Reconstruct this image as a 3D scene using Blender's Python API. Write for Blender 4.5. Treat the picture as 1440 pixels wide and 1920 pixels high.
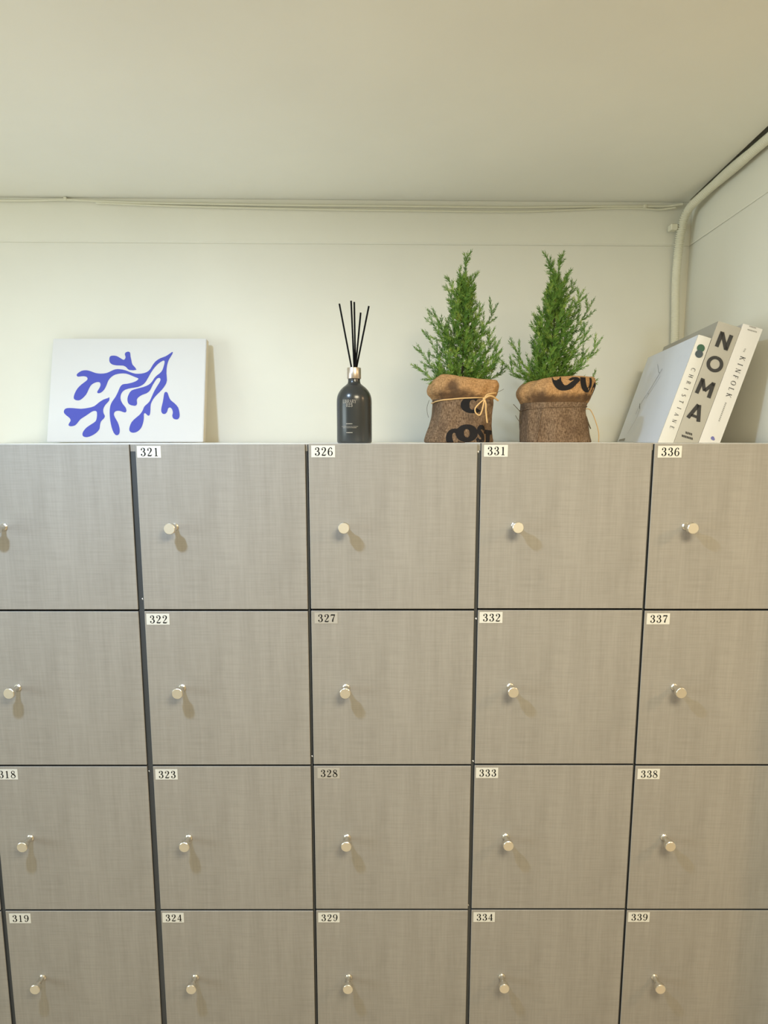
import bpy, bmesh, math, random
from mathutils import Vector, Matrix
from mathutils.geometry import tessellate_polygon

for o in list(bpy.data.objects):
    bpy.data.objects.remove(o, do_unlink=True)
scene = bpy.context.scene
COL = scene.collection
random.seed(7)

# ------------------------------------------------------------------ camera
FPX, PITCH = 1072.0, 0.1274
TOP = 1.580                      # height of the locker tops
CAMZ = TOP + 0.0086
cam_data = bpy.data.cameras.new('camera')
cam_data.sensor_fit = 'VERTICAL'
cam_data.sensor_height = 36.0
cam_data.lens = 36.0 * FPX / 1920.0
cam_data.clip_start = 0.02
cam = bpy.data.objects.new('camera', cam_data)
COL.objects.link(cam)
cam.location = (0, 0, CAMZ)
cam.rotation_euler = (math.pi / 2 - PITCH, 0, 0)
scene.camera = cam

# ------------------------------------------------------------------ world, exposure, lamps
world = bpy.data.worlds.new('world')
scene.world = world
world.use_nodes = True
world.node_tree.nodes['Background'].inputs[0].default_value = (0.9, 0.95, 1.0, 1)
world.node_tree.nodes['Background'].inputs[1].default_value = 0.05
scene.view_settings.view_transform = 'Standard'
scene.view_settings.look = 'None'
scene.view_settings.gamma = 1.0
scene.view_settings.use_curve_mapping = False
scene.view_settings.exposure = 0.0

CEIL = CAMZ + 0.616
# (x, y, power, colour, radius): round ceiling lamps; the large and rear ones are added unseen fill
LAMPS = [(-0.60, 0.42, 18.6, (0.54, 0.73, 1.0), 0.045),
         (1.75, 0.20, 18.0, (1.0, 0.68, 0.38), 0.12),
         (0.40, -0.12, 33.0, (1.0, 0.88, 0.63), 0.30),  # fill light added behind the camera to brighten the right side
         (1.75, -1.30, 4.0, (1.0, 0.86, 0.60), 0.06)]  # unseen lamp added to raise the ambient light
for i, (x, y, w, c, r) in enumerate(LAMPS):
    ld = bpy.data.lights.new('downlight_glow', 'AREA')
    ld.shape = 'DISK'
    ld.size = 2 * r
    ld.energy = w
    ld.color = c
    lo = bpy.data.objects.new('downlight_glow', ld)
    COL.objects.link(lo)
    lo.location = (x, y, CEIL - 0.016)
# daylight through the window in the left wall
WY0, WY1, WZ0, WZ1 = -0.9, 0.7, 0.95, 2.05
ld = bpy.data.lights.new('window_daylight', 'AREA')
ld.shape = 'RECTANGLE'
ld.size, ld.size_y = WY1 - WY0 - 0.1, WZ1 - WZ0 - 0.1
ld.energy = 27.0
ld.color = (0.84, 0.98, 1.0)
lo = bpy.data.objects.new('window_daylight', ld)
COL.objects.link(lo)
lo.location = (-2.6 - 0.012, (WY0 + WY1) / 2, (WZ0 + WZ1) / 2)
lo.rotation_euler = (math.pi / 2, 0, -math.pi / 2)


def at(px, py, Y):
    """world point seen at pixel (px, py) of the 1440x1920 frame at depth Y"""
    u, v = (px - 720) / FPX, (py - 960) / FPX
    d = Vector((u, math.cos(PITCH) - v * math.sin(PITCH), -math.sin(PITCH) - v * math.cos(PITCH)))
    return Vector((0, 0, CAMZ)) + d * (Y / d.y)


# ------------------------------------------------------------------ materials
def srgb(r, g, b):
    def f(c):
        c /= 255.0
        return c / 12.92 if c <= 0.04045 else ((c + 0.055) / 1.055) ** 2.4
    return (f(r), f(g), f(b), 1)


def new_mat(name, col, rough=0.5, metal=0.0, spec=0.5):
    m = bpy.data.materials.new(name)
    m.use_nodes = True
    b = m.node_tree.nodes['Principled BSDF']
    b.inputs['Base Color'].default_value = col
    b.inputs['Roughness'].default_value = rough
    b.inputs['Metallic'].default_value = metal
    b.inputs['Specular IOR Level'].default_value = spec
    return m


def N(m, t, **kw):
    n = m.node_tree.nodes.new(t)
    for k, v in kw.items():
        setattr(n, k, v)
    return n


def L(m, a, b):
    m.node_tree.links.new(a, b)


def noise(m, scale, mapscale=(1, 1, 1), detail=3, coord='Object', loc=None):
    tc = N(m, 'ShaderNodeTexCoord')
    mp = N(m, 'ShaderNodeMapping')
    mp.inputs['Scale'].default_value = mapscale
    L(m, tc.outputs[coord], mp.inputs['Vector'])
    n = N(m, 'ShaderNodeTexNoise')
    n.inputs['Scale'].default_value = scale
    n.inputs['Detail'].default_value = detail
    L(m, mp.outputs[0], n.inputs['Vector'])
    return n


def ramp(m, fac, stops):
    r = N(m, 'ShaderNodeValToRGB')
    e = r.color_ramp.elements
    while len(e) < len(stops):
        e.new(0.5)
    for i, (p, c) in enumerate(stops):
        e[i].position = p
        e[i].color = c
    L(m, fac, r.inputs[0])
    return r


def mixc(m, fac, a, b, mode='MIX'):
    x = N(m, 'ShaderNodeMix', data_type='RGBA', blend_type=mode)
    if isinstance(fac, (int, float)):
        x.inputs[0].default_value = fac
    else:
        L(m, fac, x.inputs[0])
    for s, v in ((6, a), (7, b)):
        if isinstance(v, tuple):
            x.inputs[s].default_value = v
        else:
            L(m, v, x.inputs[s])
    return x.outputs[2]


def bump(m, h, strength, dist=0.001):
    b = N(m, 'ShaderNodeBump')
    b.inputs['Strength'].default_value = strength
    b.inputs['Distance'].default_value = dist
    L(m, h, b.inputs['Height'])
    L(m, b.outputs[0], m.node_tree.nodes['Principled BSDF'].inputs['Normal'])


def base_in(m):
    return m.node_tree.nodes['Principled BSDF'].inputs['Base Color']


def painted(name, col, rough=0.6, var=0.05, bscale=60, bstr=0.15):
    m = new_mat(name, col, rough, spec=0.3)
    n = noise(m, 3.0, detail=4)
    c2 = tuple(max(0, c * (1 - var)) for c in col[:3]) + (1,)
    r = ramp(m, n.outputs[0], [(0.35, col), (0.7, c2)])
    L(m, r.outputs[0], base_in(m))
    n2 = noise(m, bscale, detail=5)
    bump(m, n2.outputs[0], bstr)
    return m


M = {}
M['wall'] = painted('wall_paint', srgb(238, 235, 221))
M['ceiling'] = painted('ceiling_paint', srgb(246, 243, 230))
M['trim'] = painted('cornice_paint', srgb(239, 236, 221))
M['cable'] = painted('painted_plastic', srgb(232, 228, 206), rough=0.45, var=0.04, bscale=200)
M['floor'] = painted('floor_vinyl', srgb(184, 170, 148), rough=0.4, var=0.2)
M['plaster'] = painted('room_paint', srgb(226, 220, 200))

# woven laminate: fine horizontal threads, longer vertical streaks
m = new_mat('linen_laminate', srgb(180, 176, 170), 0.55, spec=0.3)
nv = noise(m, 1.0, (260, 1, 14), 3)
nh = noise(m, 1.0, (16, 1, 420), 3)
nb = noise(m, 1.0, (34, 1, 3.0), 2)
nw = noise(m, 1.0, (60, 1, 60), 2)
rv = ramp(m, nv.outputs[0], [(0.3, (0.84, 0.84, 0.84, 1)), (0.62, (1, 1, 1, 1))])
rh = ramp(m, nh.outputs[0], [(0.3, (0.82, 0.82, 0.82, 1)), (0.62, (1, 1, 1, 1))])
rb = ramp(m, nb.outputs[0], [(0.3, srgb(144, 140, 132)), (0.7, srgb(152, 148, 140))])
c = mixc(m, 0.55, rb.outputs[0], rv.outputs[0], 'MULTIPLY')
c = mixc(m, nw.outputs[0], c, mixc(m, 1.0, c, rh.outputs[0], 'MULTIPLY'))
L(m, c, base_in(m))
bump(m, nh.outputs[0], 0.08, 0.0004)
M['laminate'] = m

M['edge'] = painted('grey_edge_banding', srgb(68, 71, 73), rough=0.5, var=0.15)
M['white_top'] = painted('pale_top_board', srgb(232, 230, 222), rough=0.4)
M['nickel'] = new_mat('satin_nickel', srgb(228, 224, 214), 0.28, metal=1.0)
M['nickel_face'] = new_mat('brushed_nickel_face', srgb(238, 234, 222), 0.5, metal=1.0)
M['paper'] = new_mat('white_sticker', srgb(206, 206, 198), 0.5)
M['paper_dull'] = new_mat('dull_film_sticker', srgb(166, 162, 152), 0.5)
M['ink'] = new_mat('black_ink', srgb(12, 12, 12), 0.7, spec=0.2)
M['chip'] = new_mat('paper_chip', srgb(238, 234, 226), 0.7)
M['canvas'] = painted('white_canvas', srgb(222, 220, 217), rough=0.75, var=0.01, bscale=900, bstr=0.05)
M['canvas_edge'] = painted('canvas_edge', srgb(224, 212, 190), rough=0.75, var=0.03)
M['blue'] = new_mat('blue_print', srgb(84, 90, 182), 0.7, spec=0.2)
M['glass_dark'] = new_mat('smoked_glass', srgb(46, 48, 47), 0.24, spec=0.55)
M['collar'] = new_mat('satin_collar', srgb(200, 188, 176), 0.34, metal=1.0)
M['reed'] = new_mat('black_reed', srgb(14, 13, 14), 0.85, spec=0.15)
M['print_beige'] = new_mat('beige_print', srgb(178, 168, 152), 0.5)
M['soil'] = new_mat('dark_filling', srgb(52, 40, 30), 0.9)
M['bark'] = new_mat('dark_stem', srgb(52, 46, 30), 0.8)
M['print_black'] = new_mat('black_sack_print', srgb(38, 36, 36), 0.85, spec=0.1)
M['twine'] = painted('jute_twine', srgb(226, 186, 128), rough=0.85, var=0.2, bscale=500)
M['twine_dark'] = new_mat('dark_twine', srgb(92, 78, 52), 0.9)

# burlap
def burlap(name, c1, c2, dark, dark_lo, dark_hi, nscale, blobs=()):
    m = new_mat(name, c1, 0.9, spec=0.1)
    n1 = noise(m, 1.0, (640, 640, 150), 2)
    n2 = noise(m, 1.0, (150, 150, 640), 2)
    r1 = ramp(m, n1.outputs[0], [(0.35, c2), (0.62, c1)])
    r2 = ramp(m, n2.outputs[0], [(0.35, (0.62, 0.6, 0.58, 1)), (0.62, (1, 1, 1, 1))])
    c = mixc(m, 0.8, r1.outputs[0], r2.outputs[0], 'MULTIPLY')
    n3 = noise(m, nscale, detail=6)
    r3 = ramp(m, n3.outputs[0], [(dark_lo, (0, 0, 0, 1)), (dark_hi, (1, 1, 1, 1))])
    c = mixc(m, r3.outputs[0], c, mixc(m, 0.75, c, dark))
    n4 = noise(m, 70, detail=5)
    for bx, by, bz, rx, ry, rz in blobs:          # spilled stains on the cloth
        tc = N(m, 'ShaderNodeTexCoord')
        mp = N(m, 'ShaderNodeMapping')
        mp.inputs['Location'].default_value = (-bx / rx, -by / ry, -bz / rz)
        mp.inputs['Scale'].default_value = (1 / rx, 1 / ry, 1 / rz)
        L(m, tc.outputs['Object'], mp.inputs['Vector'])
        ln = N(m, 'ShaderNodeVectorMath', operation='LENGTH')
        L(m, mp.outputs[0], ln.inputs[0])
        ad = N(m, 'ShaderNodeMath', operation='MULTIPLY_ADD')
        L(m, n4.outputs[0], ad.inputs[0])
        ad.inputs[1].default_value = 1.1
        L(m, ln.outputs['Value'], ad.inputs[2])
        rr = ramp(m, ad.outputs[0], [(0.0, (1, 1, 1, 1)), (1.0, (0, 0, 0, 1))])
        rr.color_ramp.elements[0].position = 0.62
        rr.color_ramp.elements[1].position = 1.0
        sc = N(m, 'ShaderNodeMath', operation='MULTIPLY')
        L(m, ad.outputs[0], sc.inputs[0])
        sc.inputs[1].default_value = 0.62
        L(m, sc.outputs[0], rr.inputs[0])
        c = mixc(m, rr.outputs[0], c, mixc(m, 0.85, c, dark))
    L(m, c, base_in(m))
    mx = N(m, 'ShaderNodeMath', operation='ADD')
    L(m, n1.outputs[0], mx.inputs[0])
    L(m, n2.outputs[0], mx.inputs[1])
    bump(m, mx.outputs[0], 0.5, 0.0012)
    return m


M['burlap'] = burlap('brown_burlap', srgb(146, 122, 98), srgb(100, 80, 62), srgb(78, 60, 46), 0.48, 0.72, 16)
TAN = (srgb(196, 154, 108), srgb(164, 126, 84), srgb(84, 64, 48), 0.66, 0.74, 15)
M['burlap_light'] = burlap('tan_burlap', *TAN)
M['burlap_light_1'] = burlap('tan_burlap_stained', *TAN, blobs=[(-.026, -.06, .098, .046, .06, .020), (-.024, -.06, .118, .018, .06, .016), (.012, -.06, .092, .05, .06, .008)])
M['burlap_light_2'] = burlap('tan_burlap_soiled', *TAN, blobs=[(-.052, -.06, .090, .030, .06, .024), (.0, -.06, .088, .085, .06, .014), (.055, -.06, .094, .03, .06, .010)])

# foliage
m = new_mat('cypress_green', srgb(92, 130, 60), 0.55, spec=0.3)
oi = N(m, 'ShaderNodeObjectInfo')
nf = noise(m, 60, detail=2)
rg = ramp(m, nf.outputs[0], [(0.3, srgb(72, 108, 42)), (0.55, srgb(108, 145, 60)), (0.75, srgb(160, 178, 88))])
ro = ramp(m, oi.outputs['Random'], [(0.0, (0.72, 0.8, 0.7, 1)), (1.0, (1.1, 1.05, 1.0, 1))])
L(m, mixc(m, 1.0, rg.outputs[0], ro.outputs[0], 'MULTIPLY'), base_in(m))
M['needle'] = m

# books
M['book_white'] = new_mat('white_cover', srgb(226, 230, 240), 0.4)
M['book_cream'] = new_mat('cream_spine', srgb(214, 211, 203), 0.45)
M['book_stone'] = new_mat('stone_cover', srgb(172, 167, 155), 0.5)
M['book_ivory'] = new_mat('ivory_cover', srgb(212, 208, 202), 0.45)
M['pages'] = painted('page_edges', srgb(238, 232, 216), rough=0.8, var=0.08, bscale=300)
M['charcoal'] = new_mat('charcoal_print', srgb(44, 43, 42), 0.6)
M['green_dot'] = new_mat('green_print', srgb(52, 92, 70), 0.6)
M['slate_dot'] = new_mat('slate_print', srgb(66, 78, 84), 0.6)
M['grey_print'] = new_mat('grey_print', srgb(150, 148, 142), 0.6)
M['line_print'] = new_mat('fine_line_print', srgb(120, 124, 132), 0.6)
M['violet_print'] = new_mat('violet_print', srgb(104, 104, 160), 0.6)

# ------------------------------------------------------------------ mesh helpers
def obj(name, bm_or_mesh, mats, parent=None, smooth=False):
    if isinstance(bm_or_mesh, bmesh.types.BMesh):
        me = bpy.data.meshes.new(name)
        bm_or_mesh.to_mesh(me)
        bm_or_mesh.free()
    else:
        me = bm_or_mesh
    if not isinstance(mats, (list, tuple)):
        mats = [mats]
    if not me.materials:
        for x in mats:
            me.materials.append(x)
    if smooth:
        for p in me.polygons:
            p.use_smooth = True
    o = bpy.data.objects.new(name, me)
    COL.objects.link(o)
    if parent is not None:
        o.parent = parent
    return o


def tag(o, label, cat, group=None):
    o['label'] = label
    o['category'] = cat
    if group:
        o['group'] = group
    return o


def thing(name, loc, label, cat, group=None):
    e = bpy.data.objects.new(name, None)
    COL.objects.link(e)
    e.location = loc
    e.empty_display_size = 0.05
    return tag(e, label, cat, group)


def struct(o):
    o['kind'] = 'structure'
    return o


def box(bm, x0, x1, y0, y1, z0, z1, bev=0.0, mi=0):
    vs = [bm.verts.new((x, y, z)) for x in (x0, x1) for y in (y0, y1) for z in (z0, z1)]
    idx = [(0, 1, 3, 2), (4, 6, 7, 5), (0, 4, 5, 1), (2, 3, 7, 6), (0, 2, 6, 4), (1, 5, 7, 3)]
    fs = [bm.faces.new([vs[i] for i in f]) for f in idx]
    for f in fs:
        f.material_index = mi
    if bev:
        es = list({e for f in fs for e in f.edges})
        bmesh.ops.bevel(bm, geom=es, offset=bev, segments=1, affect='EDGES', profile=0.5)
    return fs


def mbox(*a, **k):
    bm = bmesh.new()
    box(bm, *a, **k)
    return bm


def lathe(bm, prof, seg=32, axis='Z', mi=None, center=(0, 0, 0)):
    """prof: (radius, height) from bottom to top; closed at the ends when radius 0"""
    rings = []
    cx, cy, cz = center
    for r, h in prof:
        ring = []
        if r < 1e-7:
            p = (0, 0, h) if axis == 'Z' else (0, -h, 0)
            ring = [bm.verts.new((p[0] + cx, p[1] + cy, p[2] + cz))]
        else:
            for k in range(seg):
                a = 2 * math.pi * k / seg
                p = (r * math.cos(a), r * math.sin(a), h) if axis == 'Z' else (r * math.cos(a), -h, r * math.sin(a))
                ring.append(bm.verts.new((p[0] + cx, p[1] + cy, p[2] + cz)))
        rings.append(ring)
    for i in range(len(rings) - 1):
        a, b = rings[i], rings[i + 1]
        for k in range(seg):
            k2 = (k + 1) % seg
            if len(a) == 1 and len(b) == 1:
                continue
            if len(a) == 1:
                f = bm.faces.new((a[0], b[k2], b[k]))
            elif len(b) == 1:
                f = bm.faces.new((a[k], a[k2], b[0]))
            else:
                f = bm.faces.new((a[k], a[k2], b[k2], b[k]))
            if mi:
                f.material_index = mi[i]
    bmesh.ops.recalc_face_normals(bm, faces=bm.faces[:])


def catmull(pts, n=8, closed=False):
    P = [tuple(p) for p in pts]
    out = []
    cnt = len(P)
    rng = cnt if closed else cnt - 1
    for i in range(rng):
        if closed:
            p0, p1, p2, p3 = P[(i - 1) % cnt], P[i], P[(i + 1) % cnt], P[(i + 2) % cnt]
        else:
            p0, p1, p2, p3 = P[max(i - 1, 0)], P[i], P[i + 1], P[min(i + 2, cnt - 1)]
        for k in range(n):
            t = k / n
            out.append(tuple(0.5 * (2 * b + (c - a) * t + (2 * a - 5 * b + 4 * c - d) * t * t + (3 * b - a - 3 * c + d) * t ** 3)
                             for a, b, c, d in zip(p0, p1, p2, p3)))
    if not closed:
        out.append(P[-1])
    return out


def tube(bm, pts, rad, seg=8, cap=True):
    """pts: Vectors; rad: number or function(index)->radius"""
    pts = [Vector(p) for p in pts]
    n = len(pts)
    prev = None
    rings = []
    for i in range(n):
        t = (pts[min(i + 1, n - 1)] - pts[max(i - 1, 0)]).normalized()
        if prev is None:
            ref = Vector((0, 0, 1)) if abs(t.z) < 0.9 else Vector((1, 0, 0))
            u = t.cross(ref).normalized()
        else:
            u = (prev - t * prev.dot(t)).normalized()
        prev = u
        w = t.cross(u)
        r = rad(i) if callable(rad) else rad
        rings.append([bm.verts.new(pts[i] + (u * math.cos(2 * math.pi * k / seg) + w * math.sin(2 * math.pi * k / seg)) * r) for k in range(seg)])
    for i in range(n - 1):
        for k in range(seg):
            k2 = (k + 1) % seg
            bm.faces.new((rings[i][k], rings[i][k2], rings[i + 1][k2], rings[i + 1][k]))
    if cap:
        bm.faces.new(rings[0][::-1])
        bm.faces.new(rings[-1])


# ------------------------------------------------------------------ lettering (own stroke font: x, y, width)
def arc(cx, cy, rx, ry, a0, a1, wthick, wthin, n=14):
    out = []
    for i in range(n + 1):
        a = math.radians(a0 + (a1 - a0) * i / n)
        k = abs(math.cos(a)) ** 1.6
        out.append((cx + rx * math.cos(a), cy + ry * math.sin(a), wthin + (wthick - wthin) * k))
    return out


SERIF = {
 '3': ([[(.10,.79,.05),(.16,.93,.05),(.30,.98,.05),(.46,.91,.11),(.50,.76,.13),(.44,.60,.10),(.28,.53,.045)],
        [(.24,.53,.045),(.42,.50,.07),(.54,.36,.13),(.54,.20,.13),(.44,.06,.08),(.28,.02,.05),(.13,.07,.05),(.08,.20,.05)]],
       [(.15,.78,.08),(.14,.20,.085)], .64),
 '2': ([[(.09,.76,.05),(.14,.92,.05),(.30,.98,.05),(.46,.92,.10),(.52,.76,.13),(.46,.58,.11),(.30,.36,.07),(.13,.14,.06),(.09,.07,.06)],
        [(.08,.06,.10),(.30,.06,.12),(.50,.06,.12)], [(.50,.05,.08),(.55,.12,.05),(.58,.24,.03)]],
       [(.15,.75,.085)], .64),
 '1': ([[(.32,.02,.12),(.32,.5,.12),(.32,.98,.12)], [(.14,.86,.03),(.24,.90,.05),(.32,.97,.05)], [(.12,.02,.05),(.32,.03,.06),(.52,.02,.05)]], [], .64),
 '4': ([[(.42,.96,.05),(.24,.62,.045),(.06,.29,.05)], [(.04,.27,.07),(.32,.27,.07),(.60,.27,.07)],
        [(.43,.98,.12),(.43,.5,.12),(.43,.02,.12)], [(.26,.02,.05),(.43,.02,.05),(.60,.02,.05)]], [], .64),
 '5': ([[(.14,.93,.09),(.33,.94,.10),(.52,.95,.09)], [(.14,.94,.04),(.12,.75,.04),(.11,.52,.04)],
        [(.11,.52,.04),(.28,.60,.05),(.46,.54,.09),(.54,.34,.13),(.48,.12,.10),(.30,.02,.05),(.13,.07,.05),(.08,.18,.05)]], [(.14,.18,.08)], .64),
 '6': ([[(.50,.88,.05),(.40,.98,.05),(.26,.93,.07),(.13,.72,.11),(.08,.42,.13),(.12,.17,.11),(.22,.04,.06),(.32,.02,.05),(.46,.08,.08),(.54,.28,.12),(.50,.47,.09),(.38,.57,.05),(.24,.54,.04),(.13,.40,.04)]],
       [(.47,.84,.07)], .64),
 '7': ([[(.08,.91,.13),(.32,.91,.13),(.57,.91,.13)], [(.08,.95,.04),(.07,.82,.04),(.06,.70,.03)],
        [(.55,.90,.06),(.42,.60,.08),(.31,.30,.12),(.28,.03,.14)]], [], .64),
 '8': ([[(.30,.54,.07),(.15,.66,.10),(.12,.82,.09),(.21,.96,.05),(.32,.98,.05),(.46,.91,.07),(.48,.76,.07),(.40,.62,.05),(.30,.54,.05)],
        [(.20,.62,.12),(.32,.53,.13),(.48,.40,.13),(.55,.22,.10),(.46,.06,.06),(.30,.02,.05),(.14,.06,.06),(.06,.22,.09),(.12,.40,.06),(.28,.53,.05)]], [], .64),
 '0': ([arc(.30,.50,.22,.48,90,450,.13,.05,24)], [], .64),
 'C': ([arc(.42,.50,.36,.48,50,310,.11,.04,20), [(.65,.98,.03),(.66,.85,.04),(.66,.72,.02)]], [], .78),
 'H': ([[(.14,0.02,.10),(.14,.98,.10)], [(.64,.02,.10),(.64,.98,.10)], [(.14,.50,.045),(.64,.50,.045)],
        [(.02,.02,.04),(.26,.02,.04)], [(.52,.02,.04),(.76,.02,.04)], [(.02,.98,.04),(.26,.98,.04)], [(.52,.98,.04),(.76,.98,.04)]], [], .80),
 'R': ([[(.14,.02,.10),(.14,.98,.10)], [(.02,.02,.04),(.28,.02,.04)], [(.02,.98,.04),(.30,.98,.04)],
        [(.28,.98,.04),(.48,.95,.07),(.54,.76,.10),(.46,.56,.07),(.26,.51,.04),(.14,.51,.04)], [(.32,.50,.06),(.46,.30,.09),(.66,.02,.09)]], [], .70),
 'I': ([[(.16,.02,.10),(.16,.98,.10)], [(.03,.02,.04),(.29,.02,.04)], [(.03,.98,.04),(.29,.98,.04)]], [], .34),
 'S': ([[(.46,.76,.03),(.44,.92,.04),(.28,.98,.05),(.12,.90,.08),(.10,.74,.10),(.24,.58,.11),(.42,.44,.11),(.50,.26,.10),(.42,.07,.07),(.26,.02,.05),(.10,.08,.04),(.07,.26,.03)]], [], .58),
 'T': ([[(.32,.02,.10),(.32,.98,.10)], [(.04,.96,.05),(.60,.96,.05)], [(.18,.02,.04),(.46,.02,.04)], [(.04,.97,.03),(.04,.76,.02)], [(.60,.97,.03),(.60,.76,.02)]], [], .64),
 'A': ([[(.06,.02,.045),(.34,.98,.05)], [(.34,.98,.08),(.64,.02,.11)], [(.16,.34,.04),(.52,.34,.04)], [(.0,.02,.04),(.16,.02,.04)], [(.52,.02,.04),(.76,.02,.04)]], [], .74),
 'N': ([[(.12,.02,.045),(.12,.98,.045)], [(.10,.98,.10),(.66,.02,.10)], [(.66,.02,.045),(.66,.98,.045)], [(.02,.02,.04),(.22,.02,.04)], [(.02,.98,.04),(.14,.98,.04)], [(.56,.98,.04),(.78,.98,.04)]], [], .80),
 'E': ([[(.14,.02,.10),(.14,.98,.10)], [(.02,.97,.045),(.54,.97,.045)], [(.02,.03,.045),(.56,.03,.045)], [(.14,.51,.04),(.42,.51,.04)], [(.54,.97,.03),(.54,.78,.02)], [(.57,.03,.03),(.58,.24,.02)], [(.42,.60,.025),(.42,.42,.025)]], [], .64),
 'K': ([[(.14,.02,.10),(.14,.98,.10)], [(.02,.02,.04),(.27,.02,.04)], [(.02,.98,.04),(.27,.98,.04)], [(.60,.97,.045),(.16,.44,.05)], [(.28,.58,.09),(.64,.02,.10)], [(.50,.98,.04),(.72,.98,.04)], [(.52,.02,.04),(.76,.02,.04)]], [], .76),
 'F': ([[(.14,.02,.10),(.14,.98,.10)], [(.02,.97,.045),(.52,.97,.045)], [(.02,.02,.04),(.28,.02,.04)], [(.14,.51,.04),(.42,.51,.04)], [(.53,.97,.03),(.53,.76,.02)], [(.42,.60,.025),(.42,.42,.025)]], [], .60),
 'O': ([arc(.42,.50,.35,.48,90,450,.11,.045,28)], [], .84),
 'L': ([[(.14,.02,.10),(.14,.98,.10)], [(.02,.03,.045),(.54,.03,.045)], [(.02,.98,.04),(.28,.98,.04)], [(.55,.03,.03),(.57,.24,.02)]], [], .62),
 'B': ([[(.14,.02,.10),(.14,.98,.10)], [(.02,.98,.04),(.30,.97,.05),(.47,.88,.09),(.46,.66,.09),(.30,.53,.05),(.14,.53,.04)], [(.30,.53,.05),(.52,.42,.10),(.54,.18,.10),(.36,.03,.05),(.02,.02,.04)]], [], .66),
 'Y': ([[(.34,.02,.10),(.34,.44,.10)], [(.08,.98,.10),(.34,.44,.09)], [(.60,.98,.045),(.34,.44,.05)], [(.0,.98,.04),(.20,.98,.04)], [(.50,.98,.04),(.70,.98,.04)], [(.20,.02,.04),(.48,.02,.04)]], [], .68),
}
n9 = [[(.62 - x, 1 - y, w) for x, y, w in s] for s in SERIF['6'][0]]
SERIF['9'] = (n9, [(.62 - x, 1 - y, r) for x, y, r in SERIF['6'][1]], .64)
W = .22
BOLD = {
 'N': ([[(.13,0,W),(.13,1,W)], [(.13,.96,W),(.67,.04,W)], [(.67,0,W),(.67,1,W)]], [], .80),
 'O': ([arc(.46,.50,.37,.41,90,450,.20,.20,32)], [], .92),
 'M': ([[(.12,0,W),(.16,1,W)], [(.16,.93,W),(.48,.30,W*.85)], [(.48,.30,W*.85),(.80,.93,W)], [(.80,1,W),(.84,0,W)]], [], .96),
 'A': ([[(.11,0,W),(.40,1,W)], [(.44,1,W),(.73,0,W)], [(.22,.24,.17),(.62,.24,.17)]], [], .84),
 'S': ([[(.64,.76,.20),(.52,.90,.24),(.28,.88,.28),(.20,.70,.30),(.38,.52,.30),(.58,.34,.30),(.54,.12,.26),(.30,.08,.24),(.10,.24,.20)]], [], .74),
 'T': ([[(.34,0,.32),(.34,1,.32)], [(.0,.86,.28),(.68,.86,.28)]], [], .70),
 'C': ([arc(.46,.50,.32,.40,50,320,.36,.20,24)], [], .80),
 'G': ([arc(.46,.50,.36,.42,55,330,.28,.14,24), [(.50,.44,.14),(.84,.44,.14)], [(.76,.44,.16),(.76,.10,.16)]], [], .90),
 'J': ([[(.18,1.0,.34),(.17,.62,.36),(.34,.26,.36),(.60,.28,.30),(.80,.54,.24),(.94,.76,.22),(.84,.86,.18),(.64,.74,.12)]], [], 1.0),
 'U': ([[(.22,1.0,.36),(.22,.55,.36),(.36,.22,.32),(.60,.20,.26),(.78,.52,.24),(.78,1.0,.22)]], [], .95),
 '/': ([[(.25,.05,.5),(.5,.5,.55),(.85,1.0,.45)]], [], 1.0),
 'Q': ([arc(.46,.50,.31,.38,90,450,.36,.26,32)], [], .92),
}


def ribbon(bm, pts, fn, mi, n=6):
    """variable-width ribbon; fn maps (x, y) to a 3D point"""
    if len(pts) > 2:
        pts = catmull(pts, n)
    else:
        a, b = pts
        pts = [tuple(p + (q - p) * t / 4 for p, q in zip(a, b)) for t in range(5)]
    k = len(pts)
    le, ri = [], []
    for i in range(k):
        a, b = pts[max(i - 1, 0)], pts[min(i + 1, k - 1)]
        tx, ty = b[0] - a[0], b[1] - a[1]
        l = math.hypot(tx, ty) or 1
        nx, ny = -ty / l, tx / l
        x, y, w = pts[i]
        le.append(bm.verts.new(fn(x + nx * w / 2, y + ny * w / 2)))
        ri.append(bm.verts.new(fn(x - nx * w / 2, y - ny * w / 2)))
    for i in range(k - 1):
        f = bm.faces.new((ri[i], ri[i + 1], le[i + 1], le[i]))
        f.material_index = mi


def dot(bm, x, y, r, fn, mi, n=14, ry=None):
    ry = ry or r
    vs = [bm.verts.new(fn(x + r * math.cos(2 * math.pi * k / n), y + ry * math.sin(2 * math.pi * k / n))) for k in range(n)]
    f = bm.faces.new(vs)
    f.material_index = mi


def glyph(bm, font, ch, fn, mi, n=6):
    st, dots, adv = font[ch]
    for s in st:
        ribbon(bm, s, fn, mi, n if len(s) < 14 else 2)
    for x, y, r in dots:
        dot(bm, x, y, r, fn, mi)
    return adv


def text(bm, font, s, fn, h, spacing, mi, wscale=1.0, x0=0.0, y0=0.0):
    """lay out s from (x0, y0); h = cap height; fn((x, y)) in metres"""
    x = x0
    for ch in s:
        if ch == ' ':
            x += 0.4 * h
            continue
        adv = font[ch][2]
        glyph(bm, font, ch, lambda a, b, X=x: fn(X + a * h * wscale, y0 + b * h), mi)
        x += adv * h * wscale + spacing
    return x - spacing


def poly(bm, pts2, fn, mi=0, smooth_n=3):
    pts2 = catmull(pts2, smooth_n, closed=True)
    tri = tessellate_polygon([[Vector((p[0], p[1], 0)) for p in pts2]])
    vs = [bm.verts.new(fn(p[0], p[1])) for p in pts2]
    for t in tri:
        try:
            f = bm.faces.new([vs[i] for i in t])
            f.material_index = mi
        except ValueError:
            pass
    return vs


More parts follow.
